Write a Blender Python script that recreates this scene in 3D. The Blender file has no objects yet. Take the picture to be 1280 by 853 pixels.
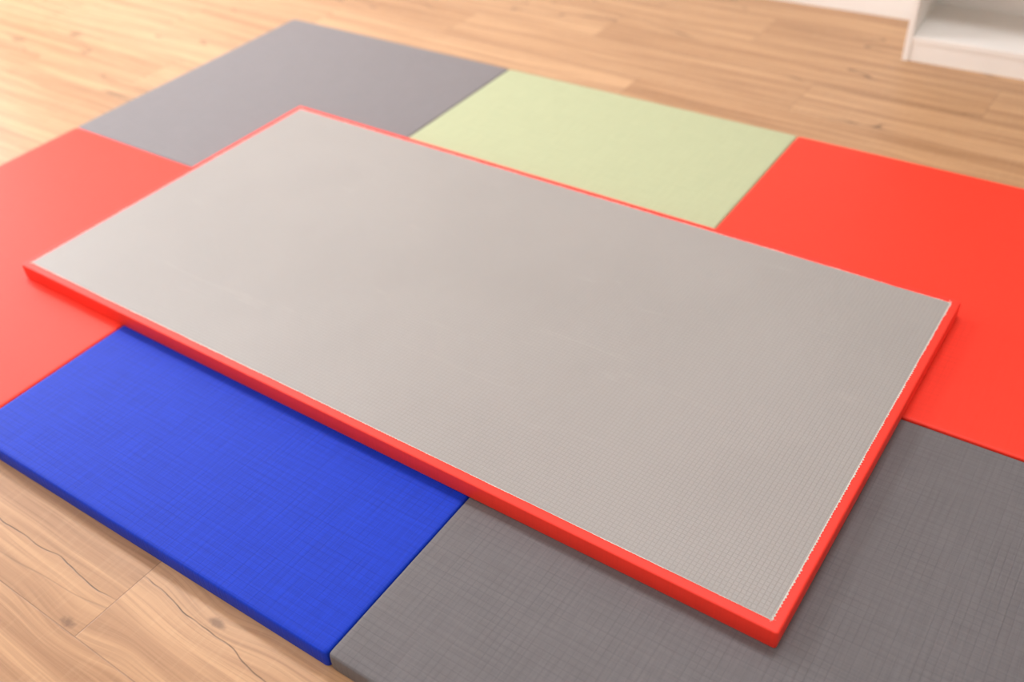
import bpy, bmesh, math, random
from mathutils import Vector, Matrix
random.seed(3)
sc=bpy.context.scene
sc.view_settings.view_transform='Standard'
sc.view_settings.look='None'
COL=sc.collection

def lin(c):
    return tuple(((v/255)/12.92 if v/255<=.04045 else (((v/255)+.055)/1.055)**2.4) for v in c)+(1,)

# ---------- node helper ----------
class NT:
    def __init__(s,name):
        s.m=bpy.data.materials.new(name); s.m.use_nodes=True
        s.t=s.m.node_tree; s.b=s.t.nodes['Principled BSDF']
    def n(s,ty,ins=None,**kw):
        nd=s.t.nodes.new(ty)
        for k,v in kw.items(): setattr(nd,k,v)
        if ins:
            for k,v in ins.items(): s.set(nd.inputs[k],v)
        return nd
    def set(s,sock,v):
        if isinstance(v,bpy.types.NodeSocket): s.t.links.new(v,sock)
        else: sock.default_value=v
    def math(s,op,a,b=None,c=None,clamp=False):
        nd=s.t.nodes.new('ShaderNodeMath'); nd.operation=op; nd.use_clamp=clamp
        s.set(nd.inputs[0],a)
        if b is not None: s.set(nd.inputs[1],b)
        if c is not None: s.set(nd.inputs[2],c)
        return nd.outputs[0]
    def sstep(s,v,a,b,o0=0.,o1=1.):
        nd=s.n('ShaderNodeMapRange',interpolation_type='SMOOTHSTEP')
        s.set(nd.inputs[0],v)
        for i,x in enumerate((a,b,o0,o1)): s.set(nd.inputs[i+1],x)
        return nd.outputs[0]
    def mix(s,f,a,b,mode='MIX'):
        nd=s.t.nodes.new('ShaderNodeMix'); nd.data_type='RGBA'; nd.blend_type=mode
        s.set(nd.inputs[0],f); s.set(nd.inputs[6],a); s.set(nd.inputs[7],b)
        return nd.outputs[2]
    def noise(s,vec,scale,detail=3,rough=.5,dist=0.):
        nd=s.n('ShaderNodeTexNoise'); s.set(nd.inputs['Vector'],vec)
        nd.inputs['Scale'].default_value=scale; nd.inputs['Detail'].default_value=detail
        nd.inputs['Roughness'].default_value=rough; nd.inputs['Distortion'].default_value=dist
        return nd.outputs['Fac']
    def obj(s):
        return s.n('ShaderNodeTexCoord').outputs['Object']
    def xyz(s,v):
        nd=s.n('ShaderNodeSeparateXYZ'); s.set(nd.inputs[0],v); return nd.outputs
    def comb(s,x,y,z):
        nd=s.n('ShaderNodeCombineXYZ'); s.set(nd.inputs[0],x);s.set(nd.inputs[1],y);s.set(nd.inputs[2],z); return nd.outputs[0]
    def bump(s,h,strength,dist):
        nd=s.n('ShaderNodeBump'); s.set(nd.inputs['Height'],h)
        nd.inputs['Strength'].default_value=strength; nd.inputs['Distance'].default_value=dist
        s.t.links.new(nd.outputs[0],s.b.inputs['Normal'])

def plain(name,rgb,rough=.5,spec=.5,var=.03):
    m=NT(name); o=m.obj()
    nz=m.noise(o,6.,2)
    c=lin(rgb)
    c2=tuple(x*(1-var*2) for x in c[:3])+(1,)
    m.set(m.b.inputs['Base Color'],m.mix(nz,c,c2))
    m.b.inputs['Roughness'].default_value=rough
    m.b.inputs['Specular IOR Level'].default_value=spec
    return m.m

def tatami(name,rgb,rough=.5,tex=1.0,col=1.0,spec=.4):
    m=NT(name); o=m.obj(); x,y,z=m.xyz(o)[:3]
    w=m.noise(o,25.,1)
    yy=m.math('ADD',y,m.math('MULTIPLY',w,.0016))
    xx=m.math('ADD',x,m.math('MULTIPLY',w,.0016))
    band=m.math('ABSOLUTE',m.math('SINE',m.math('MULTIPLY',yy,math.pi/.0135)))
    bandg=m.sstep(band,0.,.38)
    wide=m.math('ABSOLUTE',m.math('SINE',m.math('MULTIPLY',xx,math.pi/.0135)))
    wideg=m.sstep(wide,0.,.38)
    c=lin(rgb)
    st=m.noise(m.comb(m.math('MULTIPLY',x,190.),m.math('MULTIPLY',y,10.),z),1.,2)
    st2=m.noise(m.comb(m.math('MULTIPLY',x,10.),m.math('MULTIPLY',y,190.),z),1.,2)
    f=m.math('MULTIPLY',m.math('ADD',st,st2),.5)
    f=m.sstep(f,.3,.7)
    dk=tuple(v*(1-.12*col) for v in c[:3])+(1,); lt=tuple(min(1,v*(1+.09*col)) for v in c[:3])+(1,)
    base=m.mix(f,dk,lt)
    # the grooves fade in and out where the straw weave is pressed flatter
    fade=m.sstep(m.noise(m.comb(m.math('MULTIPLY',x,9.),m.math('MULTIPLY',y,9.),z),1.,1),.3,.7,.5,1.)
    gr=m.math('MULTIPLY',m.math('SUBTRACT',1.,m.math('MULTIPLY',bandg,wideg)),m.math('MULTIPLY',fade,.26*tex))
    base=m.mix(gr,base,tuple(v*.4 for v in c[:3])+(1,))
    m.set(m.b.inputs['Base Color'],base)
    m.b.inputs['Roughness'].default_value=rough
    m.b.inputs['Specular IOR Level'].default_value=spec
    h=m.math('ADD',m.math('MULTIPLY',f,.8),m.math('ADD',m.math('MULTIPLY',bandg,.5),m.math('MULTIPLY',wideg,.5)))
    m.bump(h,.42*tex,.0009)
    return m.m

# ---------- materials ----------
M_red=tatami('red_vinyl',(252,54,30),.55,.3,.4)
M_redtop=tatami('red_vinyl_cover',(246,54,36),.5,.15,.4)
M_blue=tatami('blue_vinyl',(4,54,192),.55,.95,1.,.22)
M_grey=tatami('dark_grey_vinyl',(106,104,106),.55,.9,.8,.36)
M_grey2=tatami('grey_vinyl',(120,117,120),.5,.4,.4,.5)
M_green=tatami('pale_green_vinyl',(178,186,148),.6,.2,.4)
M_white=plain('white_laminate',(250,248,242),.4)
M_wall=plain('white_wall_paint',(240,238,234),.85,.2)
M_base=plain('white_baseboard_paint',(248,246,242),.45)
M_ceil=plain('ceiling_paint',(240,238,236),.9,.1)
M_fray=plain('frayed_sheet_edge',(232,226,216),.8,.2,.1)

def waffle():
    m=NT('antislip_waffle_backing'); o=m.obj(); x,y,z=m.xyz(o)[:3]
    P=.0085
    w=m.noise(o,14.,1)
    ax=m.math('ABSOLUTE',m.math('SINE',m.math('MULTIPLY',m.math('ADD',x,m.math('MULTIPLY',w,.001)),math.pi/P)))
    ay=m.math('ABSOLUTE',m.math('SINE',m.math('MULTIPLY',m.math('ADD',y,m.math('MULTIPLY',w,.001)),math.pi/P)))
    cell=m.math('MULTIPLY',m.sstep(ax,.0,.55),m.sstep(ay,.0,.55))
    c=lin((156,153,149))
    big=m.noise(o,2.2,3,.6)
    col=m.mix(m.sstep(big,.35,.65),tuple(v*.975 for v in c[:3])+(1,),tuple(v*1.02 for v in c[:3])+(1,))
    sv=m.n('ShaderNodeMapping'); sv.inputs['Rotation'].default_value=(0,0,.7); sv.inputs['Scale'].default_value=(2.,14.,1.)
    m.set(sv.inputs['Vector'],o)
    s1=m.noise(sv.outputs[0],1.6,4,.65,.8)
    sc1=m.math('MULTIPLY',m.sstep(s1,.60,.74),.06)
    col=m.mix(sc1,col,lin((214,208,202)))
    gv=m.math('MULTIPLY',m.math('SUBTRACT',1.,cell),.18)
    col=m.mix(gv,col,lin((106,102,94)))
    m.set(m.b.inputs['Base Color'],col)
    m.b.inputs['Roughness'].default_value=.44
    m.b.inputs['Specular IOR Level'].default_value=.6
    m.bump(cell,.4,.0009)
    return m.m
M_waffle=waffle()

def oak():
    m=NT('oak_plank_floor'); o=m.obj(); x,y,z=m.xyz(o)[:3]
    PW,PL=.22,1.35
    v=m.math('DIVIDE',m.math('ADD',y,.59),PW)
    row=m.math('FLOOR',v); fv=m.math('FRACT',v)
    off=m.math('ADD',.98,m.math('MULTIPLY',m.math('FRACT',m.math('MULTIPLY',row,.383)),PL))
    u=m.math('DIVIDE',m.math('SUBTRACT',x,off),PL)
    ci=m.math('FLOOR',u); fu=m.math('FRACT',u)
    wn=m.n('ShaderNodeTexWhiteNoise',noise_dimensions='2D'); m.set(wn.inputs['Vector'],m.comb(row,ci,0.))
    r=m.xyz(wn.outputs['Color'])
    r1,r2,r3=r[0],r[1],r[2]
    ox=m.math('ADD',x,m.math('MULTIPLY',r1,37.)); oy=m.math('ADD',y,m.math('MULTIPLY',r2,23.))
    warp=m.noise(m.comb(m.math('MULTIPLY',ox,1.5),m.math('MULTIPLY',oy,4.),r3),1.,2,.5)
    vor=m.n('ShaderNodeTexVoronoi'); vor.inputs['Scale'].default_value=1.
    m.set(vor.inputs['Vector'],m.comb(m.math('MULTIPLY',ox,1.6),m.math('MULTIPLY',oy,4.),0.))
    kd=vor.outputs['Distance']
    def kdist(px,py):
        dx=m.math('MULTIPLY',m.math('SUBTRACT',x,px),1.8); dy=m.math('MULTIPLY',m.math('SUBTRACT',y,py),3.8)
        return m.math('SQRT',m.math('ADD',m.math('MULTIPLY',dx,dx),m.math('MULTIPLY',dy,dy)))
    kx=m.math('MINIMUM',kdist(1.17,-.436),kdist(.945,-.578))
    kall=m.math('MINIMUM',kd,kx)
    kbump=m.sstep(kall,.0,.30,1.,0.)
    gy=m.math('ADD',oy,m.math('ADD',m.math('MULTIPLY',warp,.05),m.math('MULTIPLY',kbump,.02)))
    g1=m.noise(m.comb(m.math('MULTIPLY',ox,.9),m.math('MULTIPLY',gy,30.),r3),1.,3,.62)
    g2=m.noise(m.comb(m.math('MULTIPLY',ox,4.),m.math('MULTIPLY',gy,170.),r3),1.,2,.6)
    g3=m.noise(m.comb(m.math('MULTIPLY',ox,110.),m.math('MULTIPLY',oy,14.),r3),1.,1,.6)
    base=m.mix(m.sstep(g1,.30,.68),lin((146,103,68)),lin((206,164,122)))
    tone=m.mix(r1,lin((176,134,94)),lin((200,160,120)))
    base=m.mix(.45,base,tone)
    base=m.mix(m.math('MULTIPLY',m.sstep(g2,.42,.68),.22),base,lin((112,74,46)))
    base=m.mix(m.math('MULTIPLY',m.sstep(g3,.5,.75),.06),base,lin((230,200,160)))
    kn=m.math('ADD',kall,m.math('MULTIPLY',m.math('SUBTRACT',m.noise(o,70.,2),.5),.045))
    knot=m.math('MULTIPLY',m.sstep(kn,.008,.045,1.,0.),m.math('MAXIMUM',m.sstep(r3,.45,.5),m.sstep(kx,.1,.12,1.,0.)))
    base=m.mix(m.math('MULTIPLY',knot,.6),base,lin((82,52,34)))
    # weathered cracks
    cn=m.noise(m.comb(m.math('MULTIPLY',ox,1.1),m.math('MULTIPLY',gy,6.),m.math('MULTIPLY',r2,5.)),1.,2,.5)
    cl=m.sstep(m.math('ABSOLUTE',m.math('SUBTRACT',cn,.5)),.0,.006,1.,0.)
    cm=m.math('MULTIPLY',m.sstep(m.noise(m.comb(m.math('MULTIPLY',ox,2.),m.math('MULTIPLY',oy,3.),4.),1.,1),.50,.58),m.sstep(y,-.2,.3,.35,.8))
    crack=m.math('MULTIPLY',cl,cm)
    wob=m.math('MULTIPLY',m.math('SUBTRACT',m.noise(m.comb(m.math('MULTIPLY',x,7.),m.math('MULTIPLY',row,3.),0.),1.,2,.45),.5),.040)
    thick=m.sstep(m.noise(m.comb(m.math('MULTIPLY',x,16.),3.,0.),1.,1),.3,.65,.45,1.)
    def line(yc,slope,x0,x1,wd,seed):
        yl=m.math('ADD',m.math('ADD',yc,m.math('MULTIPLY',m.math('SUBTRACT',x,x0),slope)),m.math('MULTIPLY',wob,seed))
        d=m.math('ABSOLUTE',m.math('SUBTRACT',y,yl))
        l=m.sstep(d,wd*.1,wd,1.,0.)
        return m.math('MULTIPLY',l,m.math('MULTIPLY',m.sstep(x,x0,x0+.05),m.sstep(x,x1-.05,x1,1.,0.)))
    for a in ((-.500,0.,.1,.995,.0021,1.),(-.436,-.10,.96,1.55,.0021,1.),(-.560,.03,1.2,1.7,.0011,-1.)):
        crack=m.math('MAXIMUM',crack,m.math('MULTIPLY',line(*a),thick))
    base=m.mix(m.math('MULTIPLY',crack,.85),base,lin((62,40,26)))
    ev=m.math('MULTIPLY',m.math('MINIMUM',fv,m.math('SUBTRACT',1.,fv)),PW)
    eu=m.math('MULTIPLY',m.math('MINIMUM',fu,m.math('SUBTRACT',1.,fu)),PL)
    gap=m.sstep(m.math('MINIMUM',ev,eu),.0004,.0016,1.,0.)
    base=m.mix(m.math('MULTIPLY',gap,.42),base,lin((80,52,32)))
    m.set(m.b.inputs['Base Color'],base)
    m.b.inputs['Roughness'].default_value=.40
    m.b.inputs['Specular IOR Level'].default_value=.5
    h=m.math('SUBTRACT',m.math('MULTIPLY',g2,.25),m.math('ADD',gap,m.math('MULTIPLY',crack,.8)))
    m.bump(h,.3,.001)
    return m.m
M_oak=oak()

def emis(name,rgb,st):
    m=NT(name); nt=m.noise(m.obj(),2.,1)
    m.set(m.b.inputs['Base Color'],m.mix(nt,(.9,.9,.9,1),(.85,.85,.85,1)))
    m.b.inputs['Emission Color'].default_value=rgb; m.b.inputs['Emission Strength'].default_value=st
    return m.m

# ---------- geometry helpers ----------
def obj_from_bm(name,bm,mat,parent=None,loc=(0,0,0),rz=0,smooth=False):
    me=bpy.data.meshes.new(name); bm.to_mesh(me); bm.free()
    if smooth:
        for p in me.polygons: p.use_smooth=True
    me.materials.append(mat)
    ob=bpy.data.objects.new(name,me); COL.objects.link(ob)
    ob.location=loc; ob.rotation_euler=(0,0,rz)
    if parent: ob.parent=parent
    return ob
def box_bm(x0,x1,y0,y1,z0,z1,bev=0,seg=2):
    bm=bmesh.new()
    bmesh.ops.create_cube(bm,size=1,matrix=Matrix.Translation(((x0+x1)/2,(y0+y1)/2,(z0+z1)/2))@Matrix.Diagonal((x1-x0,y1-y0,z1-z0,1)))
    if bev: bmesh.ops.bevel(bm,geom=bm.edges[:],offset=bev,segments=seg,profile=.6,affect='EDGES')
    return bm
def box(name,a,mat,bev=0,parent=None,loc=(0,0,0),rz=0):
    return obj_from_bm(name,box_bm(*a,bev),mat,parent,loc,rz)
def empty(name,loc=(0,0,0),rz=0):
    e=bpy.data.objects.new(name,None); COL.objects.link(e); e.location=loc; e.rotation_euler=(0,0,rz); return e

def mat_mesh(L,Wd,T,z0=0.,k=1.,rc=.009):
    """padded mat: rounded plan corners, softly rounded rim"""
    bm=bmesh.new()
    nc=5
    def loop(ins):
        pts=[]
        r=max(rc-ins*.6,.002); hx=L/2-ins; hy=Wd/2-ins
        for (sx,sy,a0) in ((1,-1,-90),(1,1,0),(-1,1,90),(-1,-1,180)):
            for q in range(nc+1):
                a=math.radians(a0+90*q/nc)
                pts.append((sx*(hx-r)+r*math.cos(a),sy*(hy-r)+r*math.sin(a)))
        out=[]
        n=len(pts)
        for i in range(n):
            p,q=pts[i],pts[(i+1)%n]; d=math.dist(p,q)
            kk=24 if d>.1 else 1
            for j in range(kk):
                t=j/kk; out.append((p[0]+(q[0]-p[0])*t,p[1]+(q[1]-p[1])*t))
        return out
    prof=[(.004*k,0),(.001*k,.0015*k),(0,.005*k),(-.0005,T*.5),(0,T-.006*k),(.0012*k,T-.0028*k),(.0035*k,T-.0009*k),(.0075*k,T-.0001*k),(.014*k,T)]
    rings=[[bm.verts.new((x,y,z0+z)) for x,y in loop(ins)] for ins,z in prof]
    n=len(rings[0])
    for a,b in zip(rings,rings[1:]):
        for i in range(n):
            bm.faces.new((a[i],a[(i+1)%n],b[(i+1)%n],b[i]))
    bm.faces.new(rings[-1]); bm.faces.new(list(reversed(rings[0])))
    return bm

ROT=.0124
def g(x,y):
    c,s=math.cos(ROT),math.sin(ROT); return (c*x-s*y,s*x+c*y)
def floor_mat(name,x0,x1,y0,y1,mat,dr=0.):
    cx,cy=g((x0+x1)/2,(y0+y1)/2)
    return obj_from_bm(name,mat_mesh(x1-x0,y1-y0,.04,k=.85),mat,loc=(cx,cy,0),rz=ROT+dr,smooth=True)
e=.0006
floor_mat('grey_tatami_mat',-.598,.395-e,.604+e,1.602,M_grey2)
floor_mat('green_tatami_mat',.395+e,1.402-e,.600+e,1.601,M_green)
floor_mat('red_tatami_mat',1.402+e,2.402,.598+e,1.600,M_red)
floor_mat('red_tatami_mat',-.598,.380-e,-.405,.604-e,M_red)
floor_mat('blue_tatami_mat',.380+e,1.393-e,-.413,.598-e,M_blue)
floor_mat('grey_tatami_mat',1.393+e,2.398,-.411,.595-e,M_grey)

# ---------- upside-down top mat ----------
top=empty('upturned_red_floor_mat',(1.0,.5,.0402))
obj_from_bm('red_cover',mat_mesh(2.0,1.0,.04,k=.45,rc=.005),M_redtop,top,smooth=True)
ins=.019
obj_from_bm('waffle_backing',box_bm(-1+ins,1-ins,-.5+ins,.5-ins,.0401,.0411,.0004,1),M_waffle,top)
bm=bmesh.new()
def fray(p,q,nrm,w0,w1):
    p=Vector(p);q=Vector(q);nrm=Vector(nrm); n=int((q-p).length/.0035)
    prev=None; z=.0413
    rr=random.random
    slow=0
    for i in range(n+1):
        t=i/n; c=p.lerp(q,t)
        slow=slow*.93+(rr()-.5)*.0004
        wo=(w0+(w1-w0)*t)*(.25+.75*(i%2))*(.6+.7*rr())+slow
        wo=max(.0002,wo)
        a=bm.verts.new((c.x-nrm.x*.0005,c.y-nrm.y*.0005,z)); b=bm.verts.new((c.x+nrm.x*wo,c.y+nrm.y*wo,z-.0006))
        if prev: bm.faces.new((prev[0],prev[1],b,a))
        prev=(a,b)
X=1-ins;Y=.5-ins
fray((X,-Y),(X,Y),(1,0),.0026,.0032)
fray((X,Y),(-X,Y),(0,1),.0022,.003)
fray((-X,Y),(-X,-Y),(-1,0),.001,.002)
fray((-X,-Y),(X,-Y),(0,-1),.0020,.0004)
for (cx,cy) in ((X,-Y),(X,Y),(-X,Y),(-X,-Y)):
    for k in range(7):
        a=random.random()*6.28; r=random.random()*.004
        px,py=cx+math.cos(a)*r,cy+math.sin(a)*r
        b1=random.random()*6.28; l=.003+random.random()*.004
        v=[bm.verts.new((px,py,.0414)),bm.verts.new((px+math.cos(b1)*l,py+math.sin(b1)*l,.0417)),bm.verts.new((px+math.cos(b1+.25)*l,py+math.sin(b1+.25)*l,.0414))]
        bm.faces.new(v)
obj_from_bm('frayed_edge',bm,M_fray,top)

# ---------- room ----------
O=(1.358,2.689,0); PH=.0475
def rw(u,v):
    c,s=math.cos(PH),math.sin(PH); return (O[0]+c*u-s*v,O[1]+s*u+c*v)
U0,U1,V0,V1,HT=-5.4,2.8,-6.2,.012,2.7
bm=bmesh.new()
lo=[rw(U0-.12,V0-.12),rw(U1+.12,V0-.12),rw(U1+.12,V1+.12),rw(U0-.12,V1+.12)]
tv=[bm.verts.new((x,y,0)) for x,y in lo]; bv=[bm.verts.new((x,y,-.1)) for x,y in lo]
bm.faces.new(tv); bm.faces.new(bv[::-1])
for i in range(4): bm.faces.new((tv[i],bv[i],bv[(i+1)%4],tv[(i+1)%4]))
obj_from_bm('floor',bm,M_oak)
box('ceiling',(U0-.12,U1+.12,V0-.12,V1+.12,HT,HT+.1),M_ceil,loc=O,rz=PH)
box('wall_back',(U0-.12,U1+.12,V1,V1+.12,0,HT),M_wall,loc=O,rz=PH)
box('wall_front',(U0-.12,U1+.12,V0-.12,V0,0,HT),M_wall,loc=O,rz=PH)
box('wall_right',(U1,U1+.12,V0,V1,0,HT),M_wall,loc=O,rz=PH)
wy0,wy1,wz0,wz1=-3.6,-.7,.9,2.3
wl=empty('wall_left',O,PH)
for nm,a in (('below_window',(U0-.12,U0,V0,V1,0,wz0)),('above_window',(U0-.12,U0,V0,V1,wz1,HT)),('pier_1',(U0-.12,U0,V0,wy0,wz0,wz1)),('pier_2',(U0-.12,U0,wy1,V1,wz0,wz1))):
    box(nm,a,M_wall,parent=wl)
box('baseboard_back',(U0,U1,0,V1,0,.08),M_base,.002,loc=O,rz=PH)
box('baseboard_left',(U0,U0+.012,V0,0,0,.08),M_base,.002,loc=O,rz=PH)
box('baseboard_right',(U1-.012,U1,V0,0,0,.08),M_base,.002,loc=O,rz=PH)
win=empty('window_1',O,PH)
fw=.06
for nm,a in (('frame_bottom',(U0-.09,U0-.03,wy0,wy1,wz0,wz0+fw)),('frame_top',(U0-.09,U0-.03,wy0,wy1,wz1-fw,wz1)),
             ('frame_side_1',(U0-.09,U0-.03,wy0,wy0+fw,wz0+fw,wz1-fw)),('frame_side_2',(U0-.09,U0-.03,wy1-fw,wy1,wz0+fw,wz1-fw)),
             ('mullion',(U0-.09,U0-.03,(wy0+wy1)/2-.03,(wy0+wy1)/2+.03,wz0+fw,wz1-fw))):
    box(nm,a,M_white,.003,parent=win)
def area(name,parent,loc,rot,sx,sy,power,col):
    l=bpy.data.lights.new(name,'AREA'); l.shape='RECTANGLE'; l.size=sx; l.size_y=sy; l.energy=power; l.color=col
    o=bpy.data.objects.new(name,l); COL.objects.link(o); o.parent=parent; o.location=loc; o.rotation_euler=rot; return o
area('daylight',win,(U0-.14,(wy0+wy1)/2,(wz0+wz1)/2),(0,-math.pi/2,0),1.4,2.9,150,(.96,.97,1))

# bookcase
bc=empty('white_bookcase',(*rw(.076,-.343),0),PH)
BW,BD,BH,th=.80,.33,2.02,.019
box('side_panel_1',(0,th,0,BD,0,BH),M_white,.001,bc)
box('side_panel_2',(BW-th,BW,0,BD,0,BH),M_white,.001,bc)
box('plinth',(th,BW-th,.004,.02,0,.062),M_white,.001,bc)
box('bottom_board',(th,BW-th,.002,BD-.006,.062,.082),M_white,.001,bc)
box('top_board',(th,BW-th,.002,BD-.006,BH-.02,BH),M_white,.001,bc)
for i in range(5):
    z=.082+(i+1)*.32
    box('shelf_%d'%(i+1),(th,BW-th,.006,BD-.006,z,z+.018),M_white,.001,bc)
box('back_panel',(th,BW-th,BD-.006,BD,.062,BH),M_white,0,bc)

# ceiling LED panels
M_led=emis('led_diffuser',(1,.97,.93,1),1.0)
for i,(px,py) in enumerate([(-1.4,1.2),(1.6,1.2),(-1.4,-1.6),(1.6,-1.6)]):
    p=empty('ceiling_light_panel',(px,py,HT))
    box('housing',(-.62,.62,-.32,.32,-.03,-.002),M_white,.004,p)
    box('diffuser',(-.59,.59,-.29,.29,-.034,-.03),M_led,0,p)
    area('lamp',p,(0,0,-.04),(0,0,0),1.18,.58,[55,29,25,17][i],(.96,.965,1))
w=bpy.data.worlds.new('sky'); sc.world=w; w.use_nodes=True
bg=w.node_tree.nodes['Background']; bg.inputs[0].default_value=(.75,.85,1,1); bg.inputs[1].default_value=.8

# ---------- camera ----------
cam=bpy.data.cameras.new('camera'); co=bpy.data.objects.new('camera',cam); COL.objects.link(co)
co.location=(2.2314,-.9402,1.4329); co.rotation_euler=(.8853,.0535,.6036)
cam.sensor_width=36; cam.lens=1238.4/1280*36
cam.dof.use_dof=True; cam.dof.focus_distance=1.75; cam.dof.aperture_fstop=1.8
cam.clip_start=.05
sc.camera=co
